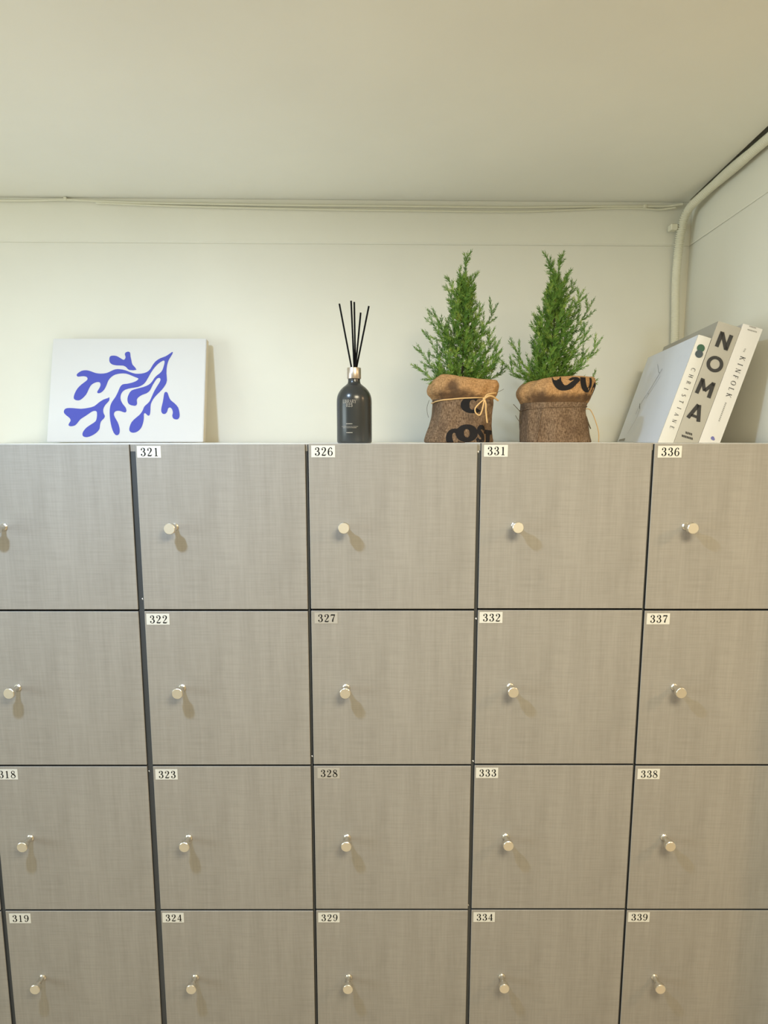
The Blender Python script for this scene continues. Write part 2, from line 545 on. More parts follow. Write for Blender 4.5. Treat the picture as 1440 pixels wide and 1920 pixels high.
# ------------------------------------------------------------------ room shell
BACK_Y = 1.600                       # back wall at x = 0.8
BSL = 0.018                          # the back wall runs slightly out of square
def wall_y(x): return BACK_Y - (0.8 - x) * BSL
RX = 0.812                           # right return wall at y = 1.6
RSL = 0.0435
def wall_x(y): return RX - (1.6 - y) * RSL
XL, XR, YR = -2.6, 3.2, -2.4

def prism(name, pts, z0, z1, mat):
    bm = bmesh.new()
    lo = [bm.verts.new((x, y, z0)) for x, y in pts]
    hi = [bm.verts.new((x, y, z1)) for x, y in pts]
    n = len(pts)
    bm.faces.new(lo[::-1])
    bm.faces.new(hi)
    for i in range(n):
        j = (i + 1) % n
        bm.faces.new((lo[i], lo[j], hi[j], hi[i]))
    bmesh.ops.recalc_face_normals(bm, faces=bm.faces[:])
    return struct(obj(name, bm, mat))


prism('floor', [(XL, YR), (XR, YR), (XR, 1.66), (XL, 1.66)], -0.10, 0.0, M['floor'])

prism('wall_back', [(XL, wall_y(XL)), (XR, wall_y(XR)), (XR, 1.80), (XL, 1.80)], 0, CEIL, M['wall'])
WEND = 0.93                          # free end of the return wall
prism('wall_right', [(wall_x(WEND), WEND), (wall_x(1.64), wall_y(0.8)), (wall_x(1.6) + 0.13, wall_y(0.9)), (wall_x(WEND) + 0.13, WEND)], 0, CEIL, M['wall'])
# the ceiling board stops short of the return wall and leaves a dark tapering slot there
s1, s2 = (wall_x(1.58) - 0.016, 1.58), (wall_x(WEND) - 0.048, WEND)
s3, s4 = (wall_x(WEND) + 0.03, WEND), (wall_x(1.58) + 0.03, 1.58)
bm = bmesh.new()
for pts_, z0_, z1_ in (([(XL, YR), (XR, YR), (XR, WEND), s3, s2, (XL, WEND)], CEIL, CEIL + 0.08), ([(XL, WEND), s2, s1, (s1[0], 1.66), (XL, 1.66)], CEIL, CEIL + 0.08),
                       ([s3, (XR, WEND), (XR, 1.66), (s4[0], 1.66), s4], CEIL, CEIL + 0.08), ([s1, s4, (s4[0], 1.66), (s1[0], 1.66)], CEIL, CEIL + 0.08),
                       ([(XL, YR), (XR, YR), (XR, 1.66), (XL, 1.66)], CEIL + 0.0801, CEIL + 0.10)):
    lo_ = [bm.verts.new((x, y, z0_)) for x, y in pts_]
    hi_ = [bm.verts.new((x, y, z1_)) for x, y in pts_]
    bm.faces.new(lo_[::-1])
    bm.faces.new(hi_)
    for i in range(len(pts_)):
        j = (i + 1) % len(pts_)
        bm.faces.new((lo_[i], lo_[j], hi_[j], hi_[i]))
bmesh.ops.recalc_face_normals(bm, faces=bm.faces[:])
struct(obj('ceiling', bm, M['ceiling']))
bm = bmesh.new()                      # left wall with its window opening
for y0_, y1_, z0_, z1_ in ((YR, WY0, 0, CEIL), (WY1, 1.80, 0, CEIL), (WY0, WY1, 0, WZ0), (WY0, WY1, WZ1, CEIL)):
    box(bm, XL - 0.1, XL, y0_, y1_, z0_, z1_)
struct(obj('wall_left', bm, M['plaster']))
M['frame'] = new_mat('white_window_frame', srgb(236, 236, 232), 0.4)
M['pane'] = new_mat('frosted_pane', srgb(225, 234, 240), 0.6)
win = struct(bpy.data.objects.new('window_1', None))
COL.objects.link(win)
win.location = (XL - 0.05, WY0, WZ0)
wy, wz = WY1 - WY0, WZ1 - WZ0
for a in ((0, wy, 0, .05), (0, wy, wz - .05, wz), (0, .05, .05, wz - .05), (wy - .05, wy, .05, wz - .05)):
    obj('window_frame', mbox(-0.02, 0.03, a[0], a[1], a[2], a[3], bev=0.003), M['frame'], win)
obj('window_pane', mbox(-0.004, 0.004, .05, wy - .05, .05, wz - .05), M['pane'], win)
prism('wall_rear', [(XL, YR - 0.1), (XR, YR - 0.1), (XR, YR), (XL, YR)], 0, CEIL, M['plaster'])
prism('wall_side', [(XR, YR), (XR + 0.1, YR), (XR + 0.1, 1.80), (XR, 1.80)], 0, CEIL, M['plaster'])

# cornice bands below the ceiling, a few millimetres proud of the walls
BZ = at(1262, 459, BACK_Y - 0.01).z
bm = bmesh.new()
def band(pa, pb, nrm, name, z0, t=0.007):
    bm = bmesh.new()
    a, b = Vector(pa), Vector(pb)
    nrm = Vector(nrm)
    ring = []
    for p in (a, b):
        ring.append([bm.verts.new((p.x + nrm.x * d, p.y + nrm.y * d, z)) for d, z in ((0, z0 - 0.001), (t * 0.55, z0 - 0.001), (t, z0 + 0.003), (t, CEIL - 0.0005), (0, CEIL - 0.0005))])
    for k in range(5):
        k2 = (k + 1) % 5
        bm.faces.new((ring[0][k], ring[0][k2], ring[1][k2], ring[1][k]))
    bm.faces.new(ring[0][::-1])
    bm.faces.new(ring[1])
    bmesh.ops.recalc_face_normals(bm, faces=bm.faces[:])
    return struct(obj(name, bm, M['trim']))


band((XL, wall_y(XL)), (wall_x(1.6), wall_y(RX)), (0, -1), 'trim_1', BZ)
band((wall_x(WEND), WEND), (wall_x(1.594), wall_y(RX) - 0.008), (-1, 0), 'trim_2', BZ, 0.0012)

# ceiling lamp fixtures; the large and rear ones are invented to carry fill
lab = ['round white ceiling downlight with cool glow in front of the lockers',
       'round white ceiling downlight with warm glow beside the lockers',
       'large round white ceiling lamp, added unseen warm fill behind the viewer',
       'round white ceiling downlight, added unseen warm fill at the rear of the room']
M['lamp_ring'] = new_mat('lamp_ring', srgb(240, 240, 236), 0.4)
for i, (x, y, w, c, r) in enumerate(LAMPS):
    t = thing('ceiling_downlight', (x, y, CEIL), lab[i], 'lamp', 'ceiling downlights')
    bm = bmesh.new()
    lathe(bm, [(r + 0.002, -0.001), (r + 0.002, -0.010), (r + 0.010, -0.013), (r + 0.020, -0.004), (r + 0.020, -0.001)], 32)
    obj('trim_ring', bm, M['lamp_ring'], t, True)
    bm = bmesh.new()
    lathe(bm, [(0, -0.002), (r + 0.002, -0.002), (r + 0.002, -0.012), (0, -0.012)], 32)
    obj('diffuser', bm, M['lamp_ring'], t)

# ------------------------------------------------------------------ lockers
CW, RH = 0.3010, 0.2992
X0 = -0.1316                         # left door edge of the column numbered 326
FRONT = 1.0
DTH = 0.018
GAPR = {-1: 0.0085, 0: 0.0107, 1: 0.0057, 2: 0.0068, 3: 0.0042, 4: 0.0050}
DZ = {-1: -0.0025, 0: -0.0012, 1: -0.0008, 2: 0.0, 3: 0.0010, 4: 0.0}
ROWZ = [0.0, 0.2900, 0.5607, 0.0, 0.0]
# sticker size and offset from the door's top left corner (metres)
PL = {(1,0): (.0030,.0030), (1,1): (.0035,.0045), (1,2): (.0045,.0055), (1,3): (.0030,.0040), (2,0): (.0050,.0030), (2,1): (.0062,.0030), (2,2): (.0070,.0040),
      (2,3): (.0040,.0045), (3,0): (.0045,.0030), (3,1): (.0030,.0030), (3,2): (.0028,.0042), (3,3): (.0040,.0045), (4,0): (.0060,.0035), (4,1): (.0042,.0045),
      (4,2): (.0045,.0055), (4,3): (.0030,.0035), (0,1): (.0003,.0040), (0,2): (.0060,.0050), (0,3): (.0070,.0050)}
DULL = {(2, 1), (2, 2)}

# knob, shared by all doors; its own -Y is the way out of the door
bm = bmesh.new()
lathe(bm, [(0, 0), (.0065, 0), (.0065, .0015), (.0048, .0032), (.0042, .0080), (.0046, .0125), (.0062, .0165), (.0088, .0190), (.0098, .0200), (.0098, .0262), (.0090, .0270), (0, .0270)],
      28, 'Y', [0, 0, 0, 0, 0, 0, 0, 0, 0, 0, 1])
knob_me = bpy.data.meshes.new('knob')
bm.to_mesh(knob_me)
bm.free()
knob_me.materials.append(M['nickel'])
knob_me.materials.append(M['nickel_face'])
for p in knob_me.polygons:
    p.use_smooth = len(p.vertices) == 4
try:
    knob_me.set_sharp_from_angle(angle=math.radians(35))
except Exception:
    pass

rows = 5
def thin(font, k):
    return {c: ([[(x, y, w * k) for x, y, w in s] for s in v[0]], [(x, y, r * min(k, 1.1)) for x, y, r in v[1]], v[2]) for c, v in font.items()}
DIG = thin(SERIF, 1.25)
NUM0 = {-1: 311, 0: 316, 1: 321, 2: 326, 3: 331, 4: 336}
WHERE = {-1: 'grey locker column at the far left edge, only a sliver showing',
         0: 'grey woven-look locker column left of the one numbered 321, doors 318 and 319 in view',
         1: 'grey woven-look locker column numbered 321 to 324, under the right part of the canvas print',
         2: 'grey woven-look locker column numbered 326 to 329, under the dark diffuser bottle',
         3: 'grey woven-look locker column numbered 331 to 334, under the burlap plants',
         4: 'grey woven-look locker column numbered 336 to 339, rightmost under the leaning books'}
for c in range(-1, 5):
    xl = X0 + CW * (c - 2)
    wdoor = CW - GAPR[c]
    t = thing('locker_cabinet', (xl, FRONT, 0), WHERE[c], 'lockers', 'row of numbered locker columns')
    ztop = TOP + DZ[c]
    D0 = DTH + 0.0015                 # carcass starts just behind the doors
    D1 = min(wall_y(xl), wall_y(xl + CW)) - FRONT - 0.006
    cwid = CW - (0.0020 if c == 1 else 0.0009)
    if c == 4:
        cwid = CW - 0.0045
        wdoor = CW - 0.006
    obj('top_panel', mbox(0.0, cwid, D0, D1, ztop - 0.012, ztop, bev=0.0006), M['white_top'], t)
    if c < 4:
        obj('edge_strip', mbox(wdoor + 0.0004, cwid, 0.004, D0 - 0.0002, 0.07, ztop - 0.0122), M['edge'], t)
        obj('edge_strip', mbox(wdoor + 0.0004, cwid, 0.004, D0 - 0.0002, ztop - 0.0120, ztop), M['laminate'], t)
    for s in (0, 1):
        xa = 0 if s == 0 else cwid - 0.015
        obj('side_panel', mbox(xa, xa + 0.015, D0, D1, 0.07, ztop - 0.0122), M['edge'], t)
    obj('back_panel', mbox(0.0152, cwid - 0.0152, D1 - 0.004, D1, 0.07, ztop - 0.0122), M['edge'], t)
    for r in range(1, rows + 1):
        z = ztop - RH * r
        obj('shelf_panel', mbox(0.0152, cwid - 0.0152, D0, D1 - 0.0042, z - 0.006, z + 0.009), M['edge'], t)
    obj('plinth', mbox(0.0, cwid, D0 + 0.03, D1, 0.0, 0.0698), M['edge'], t)
    for r in range(rows):
        zt = ztop - RH * r
        zb = ztop - RH * (r + 1) + 0.0034
        bm = mbox(0, wdoor, 0, DTH, zb - zt, 0, bev=0.0008)
        for f in bm.faces:
            n = f.normal
            bm.normal_update()
        bm.normal_update()
        for f in bm.faces:
            f.material_index = 0 if f.normal.y < -0.5 else 1
        d = obj('door', bm, [M['laminate'], M['edge']], t)
        d.location = (0, 0, zt)
        k = obj('knob', knob_me, [], d)
        k.location = (0.0620 + random.uniform(-.0006, .0006), 0, -0.1442 + random.uniform(-.0006, .0006))
        num = str(NUM0[c] + r)
        ox, oz = PL.get((c, r), (.004, .004))
        pw, ph = (0.0360 if (c, r) == (0, 1) else 0.0415), 0.0205
        bm = mbox(ox, ox + pw, -0.0004, -0.00005, -oz - ph, -oz, mi=0)
        text(bm, DIG, num, lambda a, b: Vector((a, -0.00055, b)), 0.0145, 0.0021, 1, 1.0, ox + (0.0030 if (c, r) == (0, 1) else 0.0058), -oz - ph + 0.0028)
        obj('number_sticker', bm, [M['paper_dull'] if (c, r) in DULL else M['paper'], M['ink']], d)
    # torn paper chips caught in the joints
chips = [(587.5, 1418, 1), (893.5, 1160, 2), (272, 1123, 0), (897, 847, 2), (890, 1427, 2), (280, 1446, 0), (878, 1697, 2)]
cabs = [o for o in COL.objects if o.name.startswith('locker_cabinet')]
for px, py, c in chips:
    p = at(px, py, FRONT + 0.0025)
    p.x = min(p.x, cabs[c + 1].location.x + CW - 0.0024)
    t = cabs[c + 1]
    bm = bmesh.new()
    vs = [bm.verts.new(v) for v in ((0, 0, .0022), (.0011, -.0012, 0), (-.0024, .0008, .0002), (.0002, .0005, -.0024))]
    for f in ((0, 1, 2), (1, 3, 2), (0, 2, 3), (0, 3, 1)):
        bm.faces.new([vs[i] for i in f])
    o = obj('paper_scrap', bm, M['chip'], t)
    o.location = p - t.location

# ------------------------------------------------------------------ leaning canvas print
pbl, pbr = at(88, 831.5, 1.475), at(381, 831.5, 1.475)
zb = TOP + 0.0002
tilt_top_y = 1.475 + 0.062
ptl, ptr = at(100, 638, tilt_top_y), at(390, 638, tilt_top_y)
bl = Vector((pbl.x, 1.475, zb)); br = Vector((pbr.x, 1.475, zb))
wid = (br - bl).length
hgt = math.hypot(ptl.z - zb, 0.062)
ex = Vector((1, 0, 0))
ez = Vector((0, 0.062, ptl.z - zb)).normalized()
en = ex.cross(ez)                    # towards the wall
t = thing('canvas_print', (bl.x, bl.y, bl.z), 'white canvas print with blue coral shapes leaning on the wall', 'picture')
def cv(a, b, d): return ex * a + ez * b - Vector((0, -ez.z, ez.y)) * d * 1.0
eout = Vector((0, -ez.z, ez.y))      # out of the picture, towards the room
def cpt(a, b, d): return ex * a + ez * b + eout * d
bm = bmesh.new()
TH = 0.020
lift = TH * abs(eout.z)
vs = {}
for i, a in enumerate((0, wid)):
    for j, b in enumerate((0, hgt)):
        for k, d in enumerate((-TH, 0)):
            q = cpt(a, b, d) + Vector((0, 0, lift))
            if j == 0 and k == 1:
                q -= ez * (q.z / ez.z)
            vs[i, j, k] = bm.verts.new(q)
for f, mi in ((((0,0,1),(1,0,1),(1,1,1),(0,1,1)), 0), (((1,0,0),(0,0,0),(0,1,0),(1,1,0)), 1), (((0,0,0),(1,0,0),(1,0,1),(0,0,1)), 1),
              (((0,1,1),(1,1,1),(1,1,0),(0,1,0)), 1), (((1,0,1),(1,0,0),(1,1,0),(1,1,1)), 1), (((0,0,0),(0,0,1),(0,1,1),(0,1,0)), 1)):
    bm.faces.new([vs[v] for v in f]).material_index = mi
bmesh.ops.bevel(bm, geom=bm.edges[:], offset=0.0015, segments=2, affect='EDGES')
bmesh.ops.recalc_face_normals(bm, faces=bm.faces[:])
obj('canvas_panel', bm, [M['canvas'], M['canvas_edge']], t)

P_A = [(505,235),(510,212),(530,205),(560,208),(590,225),(610,237),(622,232),(628,215),(622,195),(630,180),(648,174),(662,182),(665,210),(672,245),(680,275),(710,313),(655,315),(635,297),(610,282),(560,280),(525,272),(508,255)]
P_B = [(983,176),(965,187),(930,210),(890,225),(855,248),(830,280),(812,310),(785,332),(745,343),(700,343),(665,333),(625,317),(585,309),(550,310),(520,322),(485,338),(440,343),(400,338),(365,325),(330,317),(295,322),(265,342),(258,356),(268,366),(290,364),(315,363),(335,370),(340,385),(328,400),(295,425),(265,455),(245,490),(236,520),(240,538),(258,546),(280,545),(305,528),(330,500),(345,470),(360,440),(380,420),(410,408),(432,410),(438,430),(428,455),(413,480),(418,492),(440,488),(465,465),(483,430),(497,395),(520,368),(550,350),(590,342),(630,343),(665,355),(695,368),(720,378),(722,386),(705,400),(675,412),(640,420),(605,425),(585,445),(570,480),(550,520),(525,555),(510,590),(505,640),(510,700),(520,750),(535,790),(552,808),(570,805),(580,785),(578,750),(565,710),(545,675),(537,650),(548,630),(575,625),(600,632),(622,638),(632,625),(625,600),(605,575),(590,545),(588,515),(600,485),(625,465),(670,453),(720,445),(760,425),(785,395),(810,350),(835,310),(865,275),(895,252),(915,243),(922,250),(918,275),(905,315),(885,340),(865,355),(845,375),(825,405),(800,428),(760,445),(710,458),(670,472),(650,500),(640,530),(642,560),(655,578),(680,586),(702,586),(712,570),(710,545),(720,525),(750,505),(785,492),(810,470),(825,440),(845,405),(865,380),(882,376),(890,388),(882,410),(860,445),(840,480),(822,520),(805,555),(785,575),(765,595),(752,625),(730,655),(700,680),(670,710),(655,745),(652,770),(662,785),(685,790),(715,780),(740,755),(755,720),(762,680),(762,650),(772,643),(785,655),(798,663),(808,650),(812,615),(815,575),(835,535),(865,500),(900,465),(925,430),(938,395),(935,340),(940,280),(955,235),(980,195)]
P_C = [(503,522),(495,528),(460,540),(425,562),(390,590),(345,603),(290,610),(230,605),(185,605),(165,618),(162,640),(180,660),(205,680),(212,700),(200,720),(197,735),(215,742),(245,735),(265,715),(285,690),(315,670),(345,650),(375,630),(400,626),(410,640),(408,680),(398,705),(370,725),(335,748),(310,775),(300,800),(308,818),(335,823),(370,812),(405,790),(428,762),(432,735),(440,705),(460,685),(470,665),(460,645),(457,615),(470,585),(490,562),(503,545)]
P_D = [(918,490),(930,482),(942,490),(950,515),(965,545),(995,570),(1020,600),(1030,640),(1030,670),(1018,688),(1000,690),(982,682),(975,662),(980,640),(975,615),(960,600),(945,607),(938,630),(925,647),(905,648),(893,630),(895,600),(905,560),(912,520)]
def canvas_uv(cx, cy):
    """crop drawing coordinates to canvas-plane metres"""
    px, py = 80 + cx / 4, 620 + cy / 4
    v = (831.5 - py) / (831.5 - 638)
    xl_, xr_ = 88 + 12 * v, 381 + 9 * v
    return (px - xl_) / (xr_ - xl_) * wid, v * hgt
for P in (P_A, P_B, P_C, P_D):
    q = [canvas_uv(*p) for p in P]
    bm = bmesh.new()
    poly(bm, q, lambda a, b: cpt(a, b, 0.0004) + Vector((0, 0, lift)), 0, 2)
    bmesh.ops.recalc_face_normals(bm, faces=bm.faces[:])
    o = obj('blue_shape', bm, M['blue'], t)
    o['label'] = 'printed blue coral-like shape'

# ------------------------------------------------------------------ reed diffuser
DY = 1.14
c0 = at(664.7, 831, DY)
zc = TOP + 0.0002
def dz(py): return at(664.7, py, DY).z - at(664.7, 831.2, DY).z
def dr(px): return px * (at(665.7, 770, DY).x - at(664.7, 770, DY).x)
t = thing('reed_diffuser', (c0.x, DY, zc), 'dark glass reed diffuser bottle with black reeds on locker top', 'diffuser')
prof = [(0, 0), (dr(31), 0), (dr(32.4), dz(829.5)), (dr(32.8), dz(827)), (dr(32.8), dz(756)), (dr(32.3), dz(748)), (dr(30.6), dz(741)), (dr(27), dz(734)), (dr(22), dz(728)), (dr(16.5), dz(723.5)), (dr(12.6), dz(720)), (dr(11.3), dz(716)), (dr(11.2), dz(708)), (0, dz(708))]
bm = bmesh.new()
P2 = [(prof[0])] + [tuple(p) for p in prof[1:]]
lathe(bm, P2[:4] + [tuple(q) for q in catmull(P2[4:12], 4)] + P2[12:], 64)
bottle = obj('bottle', bm, M['glass_dark'], t, True)
bottle.data.set_sharp_from_angle(angle=math.radians(50))
bm = bmesh.new()
z0, z1 = dz(711), dz(690.5)
lathe(bm, [(dr(11.4), z0), (dr(12.8), z0), (dr(13), z0 + .0006), (dr(13), z1 - .0006), (dr(12.7), z1), (dr(5.5), z1), (dr(5.5), z1 - .004), (dr(11.4), z1 - .006), (dr(11.4), z0)], 48)
obj('collar', bm, M['collar'], t).data.set_sharp_from_angle(angle=math.radians(40))
bpy.context.view_layer.update()
reeds = [((636.3, 569.7), (659.0, 689), .012), ((658.3, 564), (664.0, 689), -.008), ((664.2, 566.5), (666.4, 689), .014), ((676.3, 586), (666.7, 689), -.02), ((691.6, 574), (668.5, 689), .004)]
for (a, b, dy) in reeds:
    ta, tb = at(a[0], a[1], DY + dy), at(b[0], b[1], DY + dy * 0.12)
    tb = Vector((tb.x, tb.y, tb.z))
    d = (tb - ta).normalized()
    end = tb + d * 0.05
    bm = bmesh.new()
    off = Vector((c0.x, DY, zc))
    tube(bm, [ta - off, tb - off, end - off], 0.00175, 10)
    obj('reed', bm, M['reed'], t, True)
# lettering printed round the glass
RB = dr(32.8) + 0.0003
PHI0 = -math.asin((657.2 - 664.7) / 32.8)
def wrapb(s, z):
    a = -math.pi / 2 - PHI0 + s / RB
    return Vector((RB * math.cos(a), RB * math.sin(a), z))
def thin(font, k):
    return {c: ([[(x, y, w * k) for x, y, w in s] for s in v[0]], [(x, y, r * k) for x, y, r in v[1]], v[2]) for c, v in font.items()}
bm = bmesh.new()
TF = thin(SERIF, 0.9)
hh = dz(752) - dz(758.3)
wl = text(bmesh.new(), TF, 'LIBRARY', lambda a, b: Vector((a, b, 0)), hh, 0.0001, 0, 0.93)
text(bm, TF, 'LIBRARY', wrapb, hh, 0.0001, 0, 0.93, -wl / 2, dz(758.3))
wl = text(bmesh.new(), TF, '023', lambda a, b: Vector((a, b, 0)), hh, 0.0003, 0, 0.98)
text(bm, TF, '023', wrapb, hh, 0.0003, 0, 0.98, -wl / 2, dz(765.2))
o = obj('printed_title', bm, M['print_beige'], t)
o['label'] = 'thin beige lettering on dark glass'
bm = bmesh.new()
random.seed(3)
for py, half, hgt_, seg in ((796.5, 6.2, 1.3, 7), (801.0, 16.5, .55, 26), (803.3, 13.5, .55, 22), (812.6, 6.4, 1.2, 7)):
    w = dr(half) * 2
    for k in range(seg):
        a = -w / 2 + w * k / seg
        b = a + w / seg * random.uniform(0.55, 0.85)
        z = dz(py)
        h = dr(hgt_)
        vs = [bm.verts.new(wrapb(s, zz)) for s, zz in ((a, z), (b, z), (b, z + h), (a, z + h))]
        bm.faces.new(vs)
o = obj('fine_print', bm, M['print_beige'], t)
o['label'] = 'rows of tiny illegible print'

# ------------------------------------------------------------------ burlap sack planters
def sack(cx_px, Y, body_px, cuff_px, label, seed, rimtilt):
    """body_px / cuff_px: (pixel y, left px, right px) read off the outline"""
    rnd = random.Random(seed)
    base = at(cx_px, 831, Y)
    root = thing('potted_cypress', (base.x, Y, TOP + 0.0003), label, 'potted plant', 'artificial cypress plants in burlap')
    k = at(cx_px + 1, 770, Y).x - at(cx_px, 770, Y).x
    zof = lambda py: at(cx_px, py, Y).z - at(cx_px, 831, Y).z
    ph = [rnd.uniform(0, 6.28) for _ in range(8)]
    NS = 96

    def surf(prof, th, t):
        """prof: list of (z, centre x, half width, ridge) evaluated at t in 0..1"""
        f = t * (len(prof) - 1)
        i = min(int(f), len(prof) - 2)
        g = f - i
        p = [a + (b - a) * g for a, b in zip(prof[i], prof[i + 1])]
        z, cx, hw, wr = p
        s, c_ = math.sin(th), math.cos(th)
        e = 0.80
        x = math.copysign(abs(c_) ** e, c_)
        y = math.copysign(abs(s) ** e, s)
        w = 1 + wr * (0.020 * math.sin(7 * th + ph[0] + z * 30) + 0.014 * math.sin(13 * th + ph[1] - z * 45) + 0.010 * math.sin(4 * th + ph[2] + z * 80))
        zz = z + rimtilt * x * max(0.0, (z - 0.09)) * 3.0 + (0.0016 * math.sin(3 * th + ph[3]) if z > 0.11 else 0)
        return Vector((cx + x * hw * w, y * hw * 0.86 * w, zz))

    def mk(name, prof, mat, n):
        prof = catmull(prof, 5)
        bm = bmesh.new()
        grid = [[bm.verts.new(surf(prof, 2 * math.pi * a / NS, b / n)) for a in range(NS)] for b in range(n + 1)]
        for b in range(n):
            for a in range(NS):
                a2 = (a + 1) % NS
                bm.faces.new((grid[b][a], grid[b][a2], grid[b + 1][a2], grid[b + 1][a]))
        if name == 'sack':
            bm.faces.new(grid[0][::-1])
        bmesh.ops.recalc_face_normals(bm, faces=bm.faces[:])
        return obj(name, bm, mat, root, True), prof

    def P(rows_, wr):
        return [(zof(y), ((l + r) / 2 - cx_px) * k, (r - l) / 2 * k, wr) for y, l, r in rows_]

    body = P(body_px, 1.0)
    b_o, bprof = mk('sack', body, M['burlap'], 40)
    cuff = P(cuff_px, 1.2)
    c_o, cprof = mk('cuff', cuff, M['burlap_light_1' if seed == 11 else 'burlap_light_2'], 44)
    # filling
    y0, l0, r0 = cuff_px[-2]
    bm = bmesh.new()
    hw = (r0 - l0) / 2 * k * 0.99
    cxs = ((l0 + r0) / 2 - cx_px) * k
    lathe(bm, [(hw, -0.006), (hw * 0.8, 0.002), (hw * 0.4, 0.006), (0, 0.007)], 32)
    bmesh.ops.scale(bm, vec=(1, .86, 1), verts=bm.verts[:])
    bmesh.ops.translate(bm, vec=(cxs, 0, zof(y0) + 0.001), verts=bm.verts[:])
    obj('filling', bm, M['soil'], root, True)

    def on(prof, sx, z, off=0.0008):
        """point on the front of the sack at lateral offset sx and height z"""
        lo, hi = math.pi, 2 * math.pi
        # find t for height at theta
        th = 1.5 * math.pi
        for _ in range(3):
            a, b = 0.0, 1.0
            inc = surf(prof, th, 1).z > surf(prof, th, 0).z
            for _ in range(24):
                mm = (a + b) / 2
                if (surf(prof, th, mm).z < z) == inc:
                    a = mm
                else:
                    b = mm
            lo, hi = math.pi, 2 * math.pi
            for _ in range(24):
                q = (lo + hi) / 2
                if surf(prof, q, a).x < sx:
                    lo = q
                else:
                    hi = q
            th = q
        p = surf(prof, th, a)
        q2 = Vector((p.x, p.y, 0))
        q2.normalize()
        return p + q2 * off
    return dict(root=root, k=k, zof=zof, surf=surf, body=bprof, cuff=cprof, on=on, cx=cx_px, Y=Y)


SY = 1.27
S1 = sack(862, SY,
          [(831, 797, 921), (828, 795, 922), (818, 798, 920), (800, 804, 919), (782, 809, 919), (768, 810.5, 921), (760, 811.5, 922.5), (752, 811.5, 922), (744, 813, 920)],
          [(752, 812, 922), (747, 808, 925), (742, 803, 928), (733, 801.5, 930), (724, 805, 931.5), (717, 812, 931), (713.5, 818, 929), (713, 823, 925), (718, 826, 922), (728, 826, 920)],
          'spiky green cypress in burlap sack tied with pale twine bow', 11, -0.05)
S2 = sack(1037, SY,
          [(831, 978, 1102), (828, 977, 1104), (815, 976.5, 1101), (800, 976, 1098), (785, 976, 1094), (772, 976, 1092), (764, 976, 1093), (756, 976, 1095), (750, 977, 1096)],
          [(758, 975.5, 1095), (752, 972, 1098), (744, 968, 1101), (735, 967, 1103), (725, 971, 1104), (717, 978, 1103), (713, 986, 1100), (713, 992, 1096), (718, 994, 1093), (728, 994, 1092)],
          'spiky green cypress in burlap sack with bold black letters on its cuff', 23, 0.03)


def sack_letter(S, prof, font, ch, px, py, hpx, wpx, rot=0, clip=None):
    """letter printed on the cloth: lower left corner at (px, py)"""
    bm = bmesh.new()
    k = S['k']
    ca, sa = math.cos(math.radians(rot)), math.sin(math.radians(rot))
    adv = font[ch][2]
    hm = hpx * k
    def fn(a, b):
        x = (a / adv - 0.5) * wpx
        y = (b - 0.5) * hpx
        X = px + wpx / 2 + x * ca - y * sa
        Yp = py - hpx / 2 - (x * sa + y * ca)
        Yp = max(min(Yp, 830.3), 713.8)
        return S['on'](S[prof], (X - S['cx']) * k, S['zof'](Yp))
    glyph(bm, font, ch, fn, 0, 5)
    bmesh.ops.recalc_face_normals(bm, faces=bm.faces[:])
    o = obj('printed_letter', bm, M['print_black'], S['root'])
    o['label'] = 'black letter printed on the burlap'


sack_letter(S1, 'body', BOLD, 'C', 832, 842, 36, 26, 12)
sack_letter(S1, 'body', BOLD, 'Q', 849, 829.5, 31, 37, 4)
sack_letter(S1, 'body', BOLD, 'S', 884, 831.0, 31, 17, -6)
sack_letter(S1, 'body', BOLD, 'T', 899, 835, 27, 18, -6)
sack_letter(S1, 'body', BOLD, 'C', 858, 778, 30, 34, 0)
sack_letter(S2, 'cuff', BOLD, 'J', 1016, 740, 28, 46, 0)
sack_letter(S2, 'cuff', BOLD, 'U', 1064, 742, 31, 29, 0)
sack_letter(S2, 'cuff', BOLD, '/', 1091, 744, 21, 11, 0)


def px_tube(S, name, pts, r, mat, lab_=None, n=6):
    """pts: (px, py, forward offset in metres from the cloth axis)"""
    P = [at(x, y, S['Y'] + d) - Vector(S['root'].location) for x, y, d in pts]
    bm = bmesh.new()
    tube(bm, catmull([tuple(p) for p in P], n), r, 8)
    o = obj(name, bm, mat, S['root'], True)
    if lab_:
        o['label'] = lab_
    return o


def ring_tube(S, name, zfun, r, mat, off=0.0012):
    pts = []
    for i in range(73):
        th = 2 * math.pi * i / 72
        z = zfun(th)
        a, b = 0.0, 1.0
        for _ in range(24):
            mm = (a + b) / 2
            if S['surf'](S['body'], th, mm).z < z:
                a = mm
            else:
                b = mm
        p = S['surf'](S['body'], th, a)
        q = Vector((p.x, p.y, 0)).normalized()
        pts.append(p + q * off)
    bm = bmesh.new()
    tube(bm, pts, r, 8)
    return obj(name, bm, mat, S['root'], True)


